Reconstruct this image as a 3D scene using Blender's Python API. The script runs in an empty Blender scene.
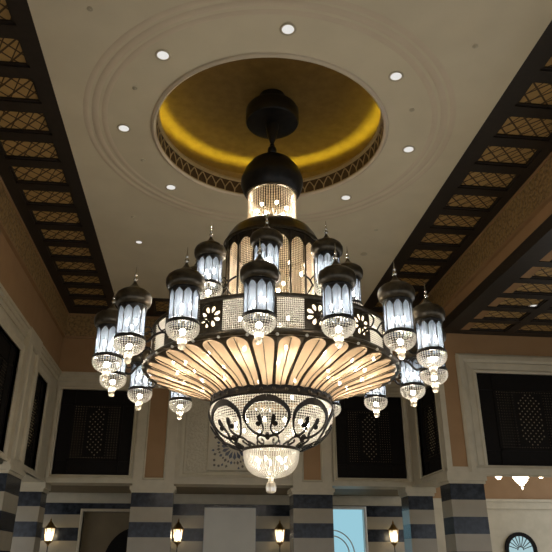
import bpy, math, random
from mathutils import Vector, Matrix
random.seed(7)
PI = math.pi
SC = bpy.context.scene
COL = SC.collection
R_ = math.radians

# ---------------------------------------------------------------- camera
F = 640.0
pitch = math.atan(287 / F); yaw = math.atan2(82, math.hypot(F, 287))
cd = bpy.data.cameras.new('camera'); cam = bpy.data.objects.new('camera', cd); COL.objects.link(cam)
fw = Vector((math.sin(yaw) * math.cos(pitch), math.cos(yaw) * math.cos(pitch), math.sin(pitch)))
rt = Vector((math.cos(yaw), -math.sin(yaw), 0)); up = rt.cross(fw)
cam.matrix_world = Matrix((rt, up, -fw)).transposed().to_4x4()
cd.sensor_width = 36; cd.lens = F / 552 * 36; cd.clip_end = 200
SC.camera = cam
# heights are measured from the camera's eye (z = 0); the floor is 1.6 m below
FLOOR = -1.6

# ---------------------------------------------------------------- materials
def lin(c):
    return tuple(((v / 255) / 12.92 if v / 255 <= .04045 else ((v / 255 + .055) / 1.055) ** 2.4) for v in c) + (1,)

def new_mat(name):
    m = bpy.data.materials.new(name); m.use_nodes = True
    nt = m.node_tree; nt.nodes.clear()
    out = nt.nodes.new('ShaderNodeOutputMaterial')
    return m, nt, out

def N(nt, typ, **kw):
    n = nt.nodes.new(typ)
    for k, v in kw.items():
        if k in n.inputs.keys() if isinstance(k, str) else False: n.inputs[k].default_value = v
        else: setattr(n, k, v)
    return n

def mth(nt, op, a, b=None, c=None):
    n = nt.nodes.new('ShaderNodeMath'); n.operation = op
    for i, v in enumerate((a, b, c)):
        if v is None: continue
        if isinstance(v, (int, float)): n.inputs[i].default_value = v
        else: nt.links.new(v, n.inputs[i])
    return n.outputs[0]

def mixc(nt, f, a, b):
    n = nt.nodes.new('ShaderNodeMix'); n.data_type = 'RGBA'
    for s, v in ((0, f), (6, a), (7, b)):
        if isinstance(v, (int, float, tuple)): n.inputs[s].default_value = v
        else: nt.links.new(v, n.inputs[s])
    return n.outputs[2]

def pos(nt):
    g = nt.nodes.new('ShaderNodeNewGeometry'); s = nt.nodes.new('ShaderNodeSeparateXYZ')
    nt.links.new(g.outputs['Position'], s.inputs[0])
    return g.outputs['Position'], s.outputs

def noise(nt, vec, scale, detail=3):
    n = nt.nodes.new('ShaderNodeTexNoise'); n.inputs['Scale'].default_value = scale; n.inputs['Detail'].default_value = detail
    nt.links.new(vec, n.inputs['Vector']); return n.outputs[0]

def surface(name, c1, c2=None, scale=4, rough=.6, metal=0, bump=0, spec=.5, bscale=None):
    m, nt, out = new_mat(name)
    b = nt.nodes.new('ShaderNodeBsdfPrincipled'); nt.links.new(b.outputs[0], out.inputs[0])
    b.inputs['Roughness'].default_value = rough; b.inputs['Metallic'].default_value = metal
    b.inputs['Specular IOR Level'].default_value = spec
    p, _ = pos(nt)
    nz = noise(nt, p, scale)
    f = mth(nt, 'MULTIPLY_ADD', nz, 2.4, -.7); f.node.use_clamp = True
    nt.links.new(mixc(nt, f, lin(c1), lin(c2 or c1)), b.inputs['Base Color'])
    if bump:
        bp = nt.nodes.new('ShaderNodeBump'); bp.inputs['Strength'].default_value = bump; bp.inputs['Distance'].default_value = .02
        nt.links.new(noise(nt, p, bscale or scale * 4), bp.inputs['Height']); nt.links.new(bp.outputs[0], b.inputs['Normal'])
    return m

def emit(name, c, s):
    m, nt, out = new_mat(name)
    e = nt.nodes.new('ShaderNodeEmission'); e.inputs[0].default_value = lin(c); e.inputs[1].default_value = s
    nt.links.new(e.outputs[0], out.inputs[0]); return m

def glassy(name, ctrans, ctransp, wt, wg, rough=.12):
    """lit cut glass: part see-through, part light-scattering, part mirror"""
    m, nt, out = new_mat(name)
    t = nt.nodes.new('ShaderNodeBsdfTranslucent'); t.inputs[0].default_value = lin(ctrans)
    d = nt.nodes.new('ShaderNodeBsdfDiffuse'); d.inputs[0].default_value = lin(ctrans)
    td = nt.nodes.new('ShaderNodeMixShader'); td.inputs[0].default_value = .22
    nt.links.new(t.outputs[0], td.inputs[1]); nt.links.new(d.outputs[0], td.inputs[2])
    tr = nt.nodes.new('ShaderNodeBsdfTransparent'); tr.inputs[0].default_value = lin(ctransp)
    g = nt.nodes.new('ShaderNodeBsdfGlossy'); g.inputs['Roughness'].default_value = rough; g.inputs[0].default_value = (.9, .9, .9, 1)
    a = nt.nodes.new('ShaderNodeMixShader'); a.inputs[0].default_value = wt
    nt.links.new(td.outputs[0], a.inputs[1]); nt.links.new(tr.outputs[0], a.inputs[2])
    b = nt.nodes.new('ShaderNodeMixShader'); b.inputs[0].default_value = wg
    nt.links.new(a.outputs[0], b.inputs[1]); nt.links.new(g.outputs[0], b.inputs[2])
    nt.links.new(b.outputs[0], out.inputs[0]); return m

M = {}
M['ceiling'] = surface('ceiling_plaster', (208, 196, 168), (216, 204, 176), 1.2, .7)
M['ceiling_ring'] = surface('ceiling_moulding', (206, 190, 164), (212, 196, 170), 2, .6)
M['cream'] = surface('cream_stone', (178, 168, 145), (190, 180, 156), 3, .5)
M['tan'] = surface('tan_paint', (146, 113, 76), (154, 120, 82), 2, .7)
M['tan_dark'] = surface('dark_tan_plaster', (112, 98, 72), (120, 105, 78), 2, .7)  # darker tan of the aisle soffit and door niche
M['dark_wood'] = surface('dark_wood', (30, 23, 17), (40, 31, 23), 9, .5)
M['screen_wood'] = surface('screen_wood', (16, 13, 10), (22, 17, 13), 12, .7, 0, 0, .15)
M['gap_light'] = surface('painted_gap_light', (150, 135, 105), (165, 150, 120), 20, .5)  # pale colour standing for the lighter room behind the screen gaps
M['metal'] = surface('dark_bronze', (60, 53, 42), (82, 73, 57), 14, .3, .6)
M['metal2'] = surface('blackened_bronze', (24, 22, 21), (38, 34, 30), 10, .42, .5)
M['gold'] = surface('gold_leaf', (134, 106, 62), (154, 124, 72), 5, .5, .15, .1)
M['brass'] = surface('aged_brass', (120, 92, 48), (150, 116, 62), 10, .35, .9)
M['silver'] = surface('polished_metal', (190, 185, 175), (215, 210, 200), 10, .2, 1)
M['chrome'] = surface('white_trim', (205, 202, 195), (215, 212, 205), 10, .4)
M['floor'] = surface('polished_marble', (196, 184, 162), (210, 198, 176), 1.5, .3)
M['board'] = surface('white_board', (226, 222, 208), (232, 228, 214), 2, .5)
M['blue_glass'] = surface('blue_glass', (10, 22, 48), (20, 38, 74), 6, .3)
M['brown_glass'] = surface('amber_glass', (52, 42, 30), (70, 58, 42), 6, .4)
M['band'] = surface('brown_band', (62, 42, 18), (84, 58, 24), 12, .6)
M['ribbon'] = surface('pale_gilding', (168, 144, 100), (184, 160, 112), 12, .5)
M['fitting'] = surface('grey_fitting', (184, 172, 146), (192, 180, 154), 10, .5)

def stripe_mat():
    m, nt, out = new_mat('striped_marble')
    b = nt.nodes.new('ShaderNodeBsdfPrincipled'); nt.links.new(b.outputs[0], out.inputs[0])
    p, s = pos(nt)
    k = mth(nt, 'FLOORED_MODULO', mth(nt, 'SUBTRACT', s[2], .725), .885)
    dark = mth(nt, 'LESS_THAN', k, .44)
    nz = noise(nt, p, 7, 6); nz = mth(nt, 'MULTIPLY_ADD', nz, 3, -1); nz.node.use_clamp = True
    dk = mixc(nt, nz, lin((22, 25, 31)), lin((50, 54, 62)))
    lt = mixc(nt, noise(nt, p, 3), lin((146, 137, 118)), lin((162, 152, 132)))
    nt.links.new(mixc(nt, dark, lt, dk), b.inputs['Base Color'])
    b.inputs['Roughness'].default_value = .2; b.inputs['Specular IOR Level'].default_value = .35
    return m
M['stripe'] = stripe_mat()

def weave_mat():
    """woven strapwork of the coffers: tan straps with dark crossing lines"""
    m, nt, out = new_mat('woven_lattice')
    b = nt.nodes.new('ShaderNodeBsdfPrincipled'); nt.links.new(b.outputs[0], out.inputs[0])
    p, s = pos(nt)
    def lines(e, per, w):
        fr = mth(nt, 'FRACT', mth(nt, 'DIVIDE', e, per))
        return mth(nt, 'LESS_THAN', mth(nt, 'ABSOLUTE', mth(nt, 'SUBTRACT', fr, .5)), w)
    d1 = lines(mth(nt, 'ADD', s[0], s[1]), .34, .075)
    d2 = lines(mth(nt, 'SUBTRACT', s[0], s[1]), .34, .075)
    d3 = lines(mth(nt, 'ADD', mth(nt, 'MULTIPLY', s[0], 1.9), s[1]), .52, .05)
    ln = mth(nt, 'MAXIMUM', mth(nt, 'MAXIMUM', d1, d2), d3)
    nz = noise(nt, p, 9)
    tan = mixc(nt, nz, lin((158, 126, 74)), lin((190, 156, 96)))
    nt.links.new(mixc(nt, ln, tan, lin((70, 50, 26))), b.inputs['Base Color'])
    b.inputs['Roughness'].default_value = .5
    bp = nt.nodes.new('ShaderNodeBump'); bp.inputs['Strength'].default_value = .6; bp.inputs['Distance'].default_value = .03; bp.invert = True
    nt.links.new(ln, bp.inputs['Height']); nt.links.new(bp.outputs[0], b.inputs['Normal'])
    return m
M['weave'] = weave_mat()

def carved_mat(name, c1, c2, scale, strength, dist=.03):
    m, nt, out = new_mat(name)
    b = nt.nodes.new('ShaderNodeBsdfPrincipled'); nt.links.new(b.outputs[0], out.inputs[0])
    p, s = pos(nt)
    v = nt.nodes.new('ShaderNodeTexVoronoi'); v.feature = 'DISTANCE_TO_EDGE'; v.inputs['Scale'].default_value = scale
    nt.links.new(p, v.inputs['Vector'])
    v2 = nt.nodes.new('ShaderNodeTexVoronoi'); v2.feature = 'F1'; v2.inputs['Scale'].default_value = scale * 1.9
    nt.links.new(p, v2.inputs['Vector'])
    h = mth(nt, 'ADD', mth(nt, 'MULTIPLY', v.outputs[0], 2.2), mth(nt, 'MULTIPLY', v2.outputs[0], .8)); 
    f = mth(nt, 'MULTIPLY', h, 1.3); f.node.use_clamp = True
    nt.links.new(mixc(nt, f, lin(c1), lin(c2)), b.inputs['Base Color'])
    b.inputs['Roughness'].default_value = .6
    bp = nt.nodes.new('ShaderNodeBump'); bp.inputs['Strength'].default_value = strength; bp.inputs['Distance'].default_value = dist
    nt.links.new(h, bp.inputs['Height']); nt.links.new(bp.outputs[0], b.inputs['Normal'])
    return m
M['frieze'] = carved_mat('carved_frieze', (84, 64, 36), (150, 120, 74), 6.5, .8)
M['carved'] = carved_mat('carved_stucco', (166, 157, 136), (186, 177, 154), 9, .6, .02)

M['crystal'] = glassy('crystal_bead', (255, 253, 248), (255, 252, 246), 0, .12, .3)
M['crystal_amber'] = glassy('smoky_crystal_bead', (250, 236, 212), (255, 248, 236), 0, .12, .3)
M['drop'] = glassy('crystal_drop', (255, 246, 228), (245, 245, 245), .35, .3, .06)
M['sleeve'] = glassy('pale_blue_glass', (138, 154, 176), (208, 219, 234), .5, .12, .1)
M['petal'] = glassy('amber_frosted_glass', (164, 142, 117), (255, 240, 215), .05, .10, .22)
BULB = 190
COVE = .5
M['bulb'] = emit('lit_bulb', (255, 241, 218), BULB * 1.85)
M['bulb_cool'] = emit('lit_lantern_bulb', (255, 238, 214), BULB * .7)
M['flame'] = emit('lit_sconce_bulb', (255, 236, 200), 60)
M['led'] = emit('led_strip', (255, 230, 60), 3)
M['down'] = emit('lit_downlight_glass', (235, 232, 226), .95)
M['sky_pane'] = emit('daylight_pane', (168, 222, 238), .8)
M['fan_pane'] = emit('fanlight_pane', (190, 226, 232), .75)
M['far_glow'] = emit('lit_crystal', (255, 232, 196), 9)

# ---------------------------------------------------------------- mesh tools
class MB:
    def __init__(s): s.v = []; s.f = []
    def add(s, vs, fs):
        o = len(s.v); s.v += [tuple(v) for v in vs]; s.f += [tuple(i + o for i in f) for f in fs]; return s
    def box(s, a, b):
        x0, x1 = sorted((a[0], b[0])); y0, y1 = sorted((a[1], b[1])); z0, z1 = sorted((a[2], b[2]))
        return s.add([(x0,y0,z0),(x1,y0,z0),(x1,y1,z0),(x0,y1,z0),(x0,y0,z1),(x1,y0,z1),(x1,y1,z1),(x0,y1,z1)],
                     [(0,3,2,1),(4,5,6,7),(0,1,5,4),(1,2,6,5),(2,3,7,6),(3,0,4,7)])
    def lathe(s, prof, seg=48, c=(0,0), closed=False, a0=0, a1=2*PI):
        full = abs(a1 - a0 - 2*PI) < 1e-6; n = seg if full else seg + 1
        vs = [(c[0] + r*math.cos(a0+(a1-a0)*k/seg), c[1] + r*math.sin(a0+(a1-a0)*k/seg), z) for r, z in prof for k in range(n)]
        fs = []; m = len(prof)
        for i in range(m if closed else m - 1):
            for k in range(seg):
                k2 = (k+1) % n; j = (i+1) % m
                fs.append((i*n+k, i*n+k2, j*n+k2, j*n+k))
        return s.add(vs, fs)
    def tube(s, path, r, seg=8, cap=True):
        path = [Vector(p) for p in path]; rs = r if isinstance(r, (list, tuple)) else [r]*len(path)
        vs = []; ref = None
        for i, p in enumerate(path):
            t = (path[min(i+1, len(path)-1)] - path[max(i-1, 0)]).normalized()
            if ref is None: ref = Vector((0,0,1)) if abs(t.z) < .9 else Vector((1,0,0))
            x = t.cross(ref).normalized(); y = x.cross(t).normalized(); ref = y
            for k in range(seg):
                a = 2*PI*k/seg; vs.append(p + (x*math.cos(a) + y*math.sin(a))*rs[i])
        n = seg; fs = [(i*n+k, i*n+(k+1)%n, (i+1)*n+(k+1)%n, (i+1)*n+k) for i in range(len(path)-1) for k in range(n)]
        if cap: fs += [tuple(range(n))[::-1], tuple(range((len(path)-1)*n, len(path)*n))]
        return s.add(vs, fs)
    def octa(s, p, r, rz=None):
        x, y, z = p; rz = rz or r
        return s.add([(x+r,y,z),(x,y+r,z),(x-r,y,z),(x,y-r,z),(x,y,z+rz),(x,y,z-rz)],
                     [(0,1,4),(1,2,4),(2,3,4),(3,0,4),(1,0,5),(2,1,5),(3,2,5),(0,3,5)])
    def ball(s, p, r, rz=None, seg=10, rings=6):
        rz = rz or r
        return s.lathe([(max(1e-4, r*math.sin(PI*i/rings)), p[2]-rz*math.cos(PI*i/rings)) for i in range(rings+1)], seg, (p[0], p[1]))
    def prism(s, poly, f, d0, d1):
        """poly (a,b) -> f(a,b,depth)"""
        n = len(poly)
        vs = [f(a, b, d0) for a, b in poly] + [f(a, b, d1) for a, b in poly]
        return s.add(vs, [tuple(range(n)), tuple(range(n, 2*n))[::-1]] + [(k, n+k, n+(k+1)%n, (k+1)%n) for k in range(n)])
    def ribbon(s, pts, ws, f, d0, d1):
        """flat band along 2-D pts with half-widths ws, wrapped onto surface f(a,b,depth)"""
        L = []; n = len(pts)
        for i in range(n):
            a = pts[max(i-1,0)]; b = pts[min(i+1,n-1)]; tx, ty = b[0]-a[0], b[1]-a[1]; l = math.hypot(tx, ty) or 1
            L.append((-ty/l*ws[i], tx/l*ws[i]))
        vs = []
        for (x, y), (ox, oy) in zip(pts, L):
            vs += [f(x+ox, y+oy, d0), f(x+ox, y+oy, d1), f(x-ox, y-oy, d1), f(x-ox, y-oy, d0)]
        fs = [(4*i+k, 4*i+(k+1)%4, 4*i+4+(k+1)%4, 4*i+4+k) for i in range(n-1) for k in range(4)]
        return s.add(vs, fs + [(3,2,1,0), (4*n-4,4*n-3,4*n-2,4*n-1)])
    def build(s, name, mat, parent=None, smooth=False, fix=True):
        me = bpy.data.meshes.new(name); me.from_pydata(s.v, [], s.f); me.update()
        if fix:
            import bmesh
            bm = bmesh.new(); bm.from_mesh(me); bmesh.ops.recalc_face_normals(bm, faces=bm.faces); bm.to_mesh(me); bm.free()
        if smooth:
            me.polygons.foreach_set('use_smooth', [True]*len(me.polygons))
            try: me.set_sharp_from_angle(angle=R_(38))
            except Exception: pass
        me.materials.append(M[mat] if isinstance(mat, str) else mat)
        o = bpy.data.objects.new(name, me); COL.objects.link(o)
        if parent: o.parent = parent
        return o

def tag(o, label=None, cat=None, group=None, kind=None):
    for k, v in (('label', label), ('category', cat), ('group', group), ('kind', kind)):
        if v: o[k] = v
    return o
def struct(mb, name, mat, parent=None, smooth=False):
    o = mb.build(name, mat, parent, smooth)
    if parent is None: o['kind'] = 'structure'
    return o
def empty(name, loc, rz=0):
    o = bpy.data.objects.new(name, None); COL.objects.link(o); o.location = loc; o.rotation_euler = (0,0,rz); o.empty_display_size = .2
    return o
def copy_tree(o, parent=None):
    c = o.copy(); COL.objects.link(c)
    if parent: c.parent = parent
    for ch in list(o.children): copy_tree(ch, c)
    return c
def smooth_path(pts, n=6):
    """Catmull-Rom through pts"""
    out = []
    for i in range(len(pts)-1):
        p0, p1, p2, p3 = pts[max(i-1,0)], pts[i], pts[i+1], pts[min(i+2,len(pts)-1)]
        for k in range(n):
            t = k/n
            out.append(tuple(.5*((2*b)+(-a+c)*t+(2*a-5*b+4*c-d)*t*t+(-a+3*b-3*c+d)*t**3) for a,b,c,d in zip(p0,p1,p2,p3)))
    return out + [tuple(pts[-1])]

# ================================================================ THE SETTING
XL, XR, YF, YN = -4.85, 7.23, 21.8, -4.0        # main hall, upper walls
YW = 18.1                                       # back wall of the wing
YB = 25.5                                       # wall behind the arcade
HC = 8.0                                        # flat ceiling
CX0, CX1, CYF = -3.0, 5.32, 19.95               # flat cream field of the ceiling
RCX, RCY, RR = 1.14, 10.82, 2.33                # round recess

struct(MB().box((-14, YN, FLOOR-.3), (18, YB+.6, FLOOR)), 'floor', 'floor')

# --- flat ceiling with round opening
mb = MB(); seg = 144; inner = []; outer = []
for k in range(seg):
    a = 2*PI*k/seg; dx, dy = math.cos(a), math.sin(a)
    tx = ((CX1 if dx > 0 else CX0) - RCX)/dx if abs(dx) > 1e-9 else 1e9
    ty = ((CYF if dy > 0 else YN) - RCY)/dy if abs(dy) > 1e-9 else 1e9
    t = min(tx, ty); inner.append((RCX+(RR+.03)*dx, RCY+(RR+.03)*dy)); outer.append((RCX+t*dx, RCY+t*dy))
# exact corners
for cxx, cyy in ((CX0,YN),(CX1,YN),(CX1,CYF),(CX0,CYF)):
    i = min(range(seg), key=lambda k: (outer[k][0]-cxx)**2+(outer[k][1]-cyy)**2); outer[i] = (cxx, cyy)
for z0, z1 in ((HC, HC+.12),):
    vs = [(x,y,z0) for x,y in inner] + [(x,y,z0) for x,y in outer] + [(x,y,z1) for x,y in inner] + [(x,y,z1) for x,y in outer]
    fs = []
    for k in range(seg):
        j = (k+1) % seg
        fs += [(k,seg+k,seg+j,j), (2*seg+k,2*seg+j,3*seg+j,3*seg+k), (k,j,2*seg+j,2*seg+k), (seg+k,3*seg+k,3*seg+j,seg+j)]
    mb.add(vs, fs)
ceiling = struct(mb, 'ceiling', 'ceiling')
# shallow concentric rings moulded on the ceiling, and the lip of the opening
mb = MB()
for r0, r1, h in ((3.26, 3.37, .006), (3.43, 3.56, .009), (3.61, 3.72, .006)):
    mb.lathe([(r0, HC), (r0+.02, HC-h*.7), ((r0+r1)/2, HC-h), (r1-.02, HC-h*.7), (r1, HC)], 120, (RCX, RCY))
struct(mb, 'trim_1', 'ceiling_ring', smooth=True)
struct(MB().lathe([(RR-.01, HC+.03), (RR-.01, HC-.02), (RR+.03, HC-.05), (RR+.075, HC-.03), (RR+.09, HC), (RR+.03, HC+.03)], 120, (RCX, RCY), True), 'trim_2', 'ceiling_ring', smooth=True)
# patterned band inside the opening, ledge, gilded cove
struct(MB().lathe([(RR, HC), (RR, HC+.36), (RR+.05, HC+.36), (RR+.05, HC)], 120, (RCX, RCY), True), 'wall_recess_band', 'band', smooth=True)
mb = MB(); fr = lambda a, b, d: (RCX+(RR-d)*math.cos(a), RCY+(RR-d)*math.sin(a), b)
na = 60; da = 2*PI/na
for k in range(na):
    a = k*da
    for o_ in (0,):
        arch = smooth_path([(a-da*.5, HC+.03), (a-da*.47, HC+.12), (a-da*.28, HC+.21), (a, HC+.30), (a+da*.28, HC+.21), (a+da*.47, HC+.12), (a+da*.5, HC+.03)], 3)
        pts = [(x, y) for x, y in arch]
        # widths in metres: scale the angular part
        mb.ribbon([(x*RR, y) for x, y in pts], [.013]*len(pts), lambda s_, b, d: fr(s_/RR, b, d), 0, .012)
struct(mb, 'trim_3', 'ribbon')
struct(MB().lathe([(RR-.02, HC+.33), (RR-.05, HC+.35), (RR-.05, HC+.40), (RR+.3, HC+.40), (RR+.3, HC+.36), (RR, HC+.33)], 120, (RCX, RCY), True)
       .lathe([(RR-.012, HC+.005), (RR-.012, HC+.03), (RR, HC+.03), (RR, HC+.005)], 120, (RCX, RCY), True), 'trim_4', 'ribbon', smooth=True)
HG = 9.0
struct(MB().lathe([(RR+.28, HC+.38), (2.92, HC+.38), (2.92, 8.75), (2.84, 8.93), (2.66, HG-.01), (2.3, HG+.02), (1.2, HG+.06), (.01, HG+.07)], 120, (RCX, RCY)), 'ceiling_gilded_recess', 'gold', smooth=True)
led = MB().lathe([(2.38, HC+.41), (2.38, HC+.425), (2.45, HC+.425), (2.45, HC+.41)], 96, (RCX, RCY), True).build('cove_light_strip', 'led')
tag(led, 'yellow light strip hidden on the ledge of the round gilded ceiling recess', 'light strip')

# --- coffered strips
def coffers(name, x0, x1, y0, y1, z, cells, edge):
    """cells: list of (xa, xb, ya, yb). Beams fill everything else."""
    xs = sorted({x0, x1} | {c[0] for c in cells} | {c[1] for c in cells}); ys = sorted({y0, y1} | {c[2] for c in cells} | {c[3] for c in cells})
    bm_ = MB(); pn = MB()
    def iscell(x, y): return any(a < x < b and c < y < d for a, b, c, d in cells)
    for i in range(len(xs)-1):
        run = None
        for j in range(len(ys)-1):
            if not iscell((xs[i]+xs[i+1])/2, (ys[j]+ys[j+1])/2):
                bm_.box((xs[i], ys[j], z), (xs[i+1], ys[j+1], z+.3))
    for a, b, c, d in cells:
        w = .05                                          # stepped moulding inside each coffer
        for p, q in (((a, c), (b, c+w)), ((a, d-w), (b, d)), ((a, c), (a+w, d)), ((b-w, c), (b, d))):
            bm_.box((p[0], p[1], z+.03), (q[0], q[1], z+.3))
        pn.box((a, c, z+.07), (b, d, z+.2))
    bo = struct(bm_, 'ceiling_beams_'+name, 'dark_wood'); struct(pn, 'ceiling_coffers_'+name, 'weave')
pitch_c = .983
ks = range(-14, 12)
cl = [10.9 + pitch_c*k for k in ks if YN+.5 < 10.9 + pitch_c*k < 21.2]
coffers('left', XL, CX0, YN, YF, HC, [(-4.5, -3.3, y-.35, y+.35) for y in cl], .3)
coffers('right', CX1, XR, YN, YF, HC, [(5.70, 6.92, y-.35, y+.35) for y in cl], .3)
coffers('far', CX0, CX1, CYF, YF, HC, [(x-.36, x+.36, CYF+.3, YF-.4) for x in [-2.45+1.04*i for i in range(8)]], .3)
HW = 6.5
clw = [17.42 - pitch_c*k for k in range(14)]
coffers('wing', XR+.78-.78, 15.0, YN+.5, YW, HW, [(7.75+1.75*i, 7.75+1.75*i+1.45, y-.35, y+.35) for i in range(4) for y in clw], .3)

# --- walls ------------------------------------------------------------
class Plane:
    def __init__(s, o, u, n): s.o = Vector(o); s.u = Vector(u); s.n = Vector(n)
    def __call__(s, a, z, d=0): v = s.o + s.u*a + s.n*d; return (v.x, v.y, z)
    def box(s, mb, a0, a1, z0, z1, d0, d1): return mb.box(s(a0, z0, d0), s(a1, z1, d1))
FAR = Plane((0, YF, 0), (1,0,0), (0,-1,0)); LEFT = Plane((XL, 0, 0), (0,1,0), (1,0,0))
RIGHT = Plane((XR, 0, 0), (0,1,0), (-1,0,0)); WING = Plane((0, YW, 0), (1,0,0), (0,-1,0)); BACK = Plane((0, YB, 0), (1,0,0), (0,-1,0))

def wall(pl, mb, a0, a1, z0, z1, holes, d0, d1):
    As = sorted({a0, a1} | {h[0] for h in holes} | {h[1] for h in holes}); Zs = sorted({z0, z1} | {h[2] for h in holes} | {h[3] for h in holes})
    for i in range(len(As)-1):
        for j in range(len(Zs)-1):
            a, z = (As[i]+As[i+1])/2, (Zs[j]+Zs[j+1])/2
            if not any(h[0] < a < h[1] and h[2] < z < h[3] for h in holes): pl.box(mb, As[i], As[i+1], Zs[j], Zs[j+1], d0, d1)
    return mb
def frame(pl, mb, a0, a1, z0, z1, prof):
    """mitred moulding round a rectangle; prof: (outward offset, depth), closed"""
    n = len(prof); vs = []
    for ca, cz, sa, sz in ((a0,z0,-1,-1),(a1,z0,1,-1),(a1,z1,1,1),(a0,z1,-1,1)):
        vs += [pl(ca+sa*o, cz+sz*o, d) for o, d in prof]
    return mb.add(vs, [(c*n+k, c*n+(k+1)%n, ((c+1)%4)*n+(k+1)%n, ((c+1)%4)*n+k) for c in range(4) for k in range(n)])

wn = [0]
def screen_window(pl, a0, a1, z0, z1, fw_=.16, dots=1.0, inset=.12):
    """dark turned-wood screen in a stepped cream frame"""
    wn[0] += 1
    mb = MB(); pl.box(mb, a0-.02, a1+.02, z0-.02, z1+.02, -inset-.1, -inset)
    w = struct(mb, 'window_%d' % wn[0], 'screen_wood')
    mb = MB(); frame(pl, mb, a0, a1, z0, z1, [(0, -inset), (0, .03), (fw_*.25, .05), (fw_*.4, .02), (fw_*.7, .045), (fw_, .06), (fw_, -.02)])
    struct(mb, 'window_frame', 'cream', w)
    # rails dividing the screen
    mb = MB(); W = a1-a0; Hh = z1-z0
    for t in (.0, .17, .83, 1.0):
        a = a0+W*t; pl.box(mb, max(a0, a-.03), min(a1, a+.03), z0, z1, -inset, -inset+.03)
        z = z0+Hh*t; pl.box(mb, a0, a1, max(z0, z-.03), min(z1, z+.03), -inset, -inset+.03)
    for t in (.335, .665): pl.box(mb, a0+W*t-.02, a0+W*t+.02, z0+Hh*.2, z0+Hh*.8, -inset, -inset+.025)
    struct(mb, 'screen_rail', 'screen_wood', w)
    # pale beads painted for light seen through the gaps: square grid in the border, diagonal grid in the pointed middle field
    mb = MB(); p = .08
    nx, nz = int(W*.66/p), int(Hh*.66/p)
    for i in range(nx+1):
        for j in range(nz+1):
            u, v = (i/nx-.5)*2, (j/nz-.5)*2
            a, z = a0+W*(.5+.33*u), z0+Hh*(.5+.33*v)
            inner_ = abs(u) < .36 and abs(v) < 1-.75*abs(u)-.12
            if inner_:
                if (i+j) % 2: continue
                mb.octa(pl(a, z, -inset+.02), .023)
            elif abs(u) > .46 or abs(v) > .84: mb.octa(pl(a, z, -inset+.015), .0145*dots)
    struct(mb, 'screen_gap_lights', 'gap_light', w)
    return w

ZB, ZT, ZC = 2.32, 5.87, 7.14           # underside of upper wall, top of cream zone, underside of frieze
far_holes = [(-4.64, -2.22, 2.57, 5.32), (-.42, 2.76, 2.72, 5.32), (4.61, 7.0, 2.59, 5.36)]
mb = MB(); wall(FAR, mb, XL-.8, XR+.8, ZB, ZT, far_holes, -.8, 0)
struct(mb, 'wall_far', 'cream')
mb = MB(); FAR.box(mb, XL-.8, XR+.8, ZT, HC, -.8, -.02); struct(mb, 'wall_far_upper', 'tan')
# left wall: bays between piers
lp = [(17.2, 18.6), (12.4, 13.8), (7.6, 9.0), (2.8, 4.2)]
lh = [(18.98, 20.47, 2.5, 5.15), (14.1, 17.0, 2.5, 5.15), (9.3, 12.1, 2.5, 5.15), (4.5, 7.3, 2.5, 5.15)]
mb = MB(); wall(LEFT, mb, YN, YF-.001, ZB, ZT, lh, -.8, 0); struct(mb, 'wall_left', 'cream')
mb = MB(); LEFT.box(mb, YN, YF-.021, ZT, HC, -.8, -.02); struct(mb, 'wall_left_upper', 'tan')
# right wall: beam over the opening to the wing, then a short bay
mb = MB(); wall(RIGHT, mb, YW+.3, YF-.001, ZB, ZT, [(19.0, 20.9, 2.55, 5.2)], -.8, 0); struct(mb, 'wall_right', 'cream')
mb = MB(); RIGHT.box(mb, YN, YF-.021, HW+.02, HC, -.8, -.02); RIGHT.box(mb, YW+.3, YF-.021, ZT, HW+.02, -.8, -.02); struct(mb, 'wall_right_upper', 'tan')
# wing back wall
wh = [(8.22, 11.4, 2.55, 5.27), (13.0, 14.6, 2.55, 5.27)]
mb = MB(); wall(WING, mb, XR-.2, 15.0, ZB, ZT, wh, -.3, 0); struct(mb, 'wall_wing', 'cream')
mb = MB(); WING.box(mb, XR-.02, 15.0, ZT, HW+.3, -.3, -.02); struct(mb, 'wall_wing_upper', 'tan')

screen_window(FAR, *far_holes[0], .14, 1.0)
screen_window(FAR, *far_holes[2], .14, .75)
for h in lh: screen_window(LEFT, *h, .18, .4)
screen_window(RIGHT, 19.0, 20.9, 2.55, 5.2, .16, .4)
screen_window(WING, *wh[0], .3, .7)

# centre bay: carved stucco round a star lattice with blue glass
wn[0] += 1
a0, a1, z0, z1 = far_holes[1]
mb = MB(); FAR.box(mb, a0-.02, a1+.02, z0-.02, z1+.02, -.16, -.06); w = struct(mb, 'window_%d' % wn[0], 'carved')
mb = MB(); frame(FAR, mb, a0, a1, z0, z1, [(0, -.08), (0, .03), (.05, .05), (.09, .02), (.15, .05), (.2, .06), (.2, -.02)]); struct(mb, 'window_frame', 'cream', w)
sx, sz, sr = 1.17, 3.56, .84
mb = MB(); frame(FAR, mb, sx-sr, sx+sr, sz-sr+.1, sz+sr, [(0, -.06), (0, -.02), (.04, -.01), (.08, -.06)]); struct(mb, 'lattice_border', 'cream', w)
mb = MB(); FAR.box(mb, sx-sr, sx+sr, sz-sr+.1, sz+sr, -.06, -.05); struct(mb, 'star_lattice', 'cream', w)
blue = MB(); brown = MB()
def lozenge(m_, r0, r1, rm, hw, th):
    c, s_ = math.cos(th), math.sin(th); r0, r1, rm, hw = r0*1.12, r1*1.12, rm*1.12, hw*1.35
    m_.prism([(sx+r*c-h*s_, sz+r*s_+h*c) for r, h in ((r0, 0), (rm, hw), (r1, 0), (rm, -hw))], lambda a, b, d: FAR(a, b, d), -.052, -.043)
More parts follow.
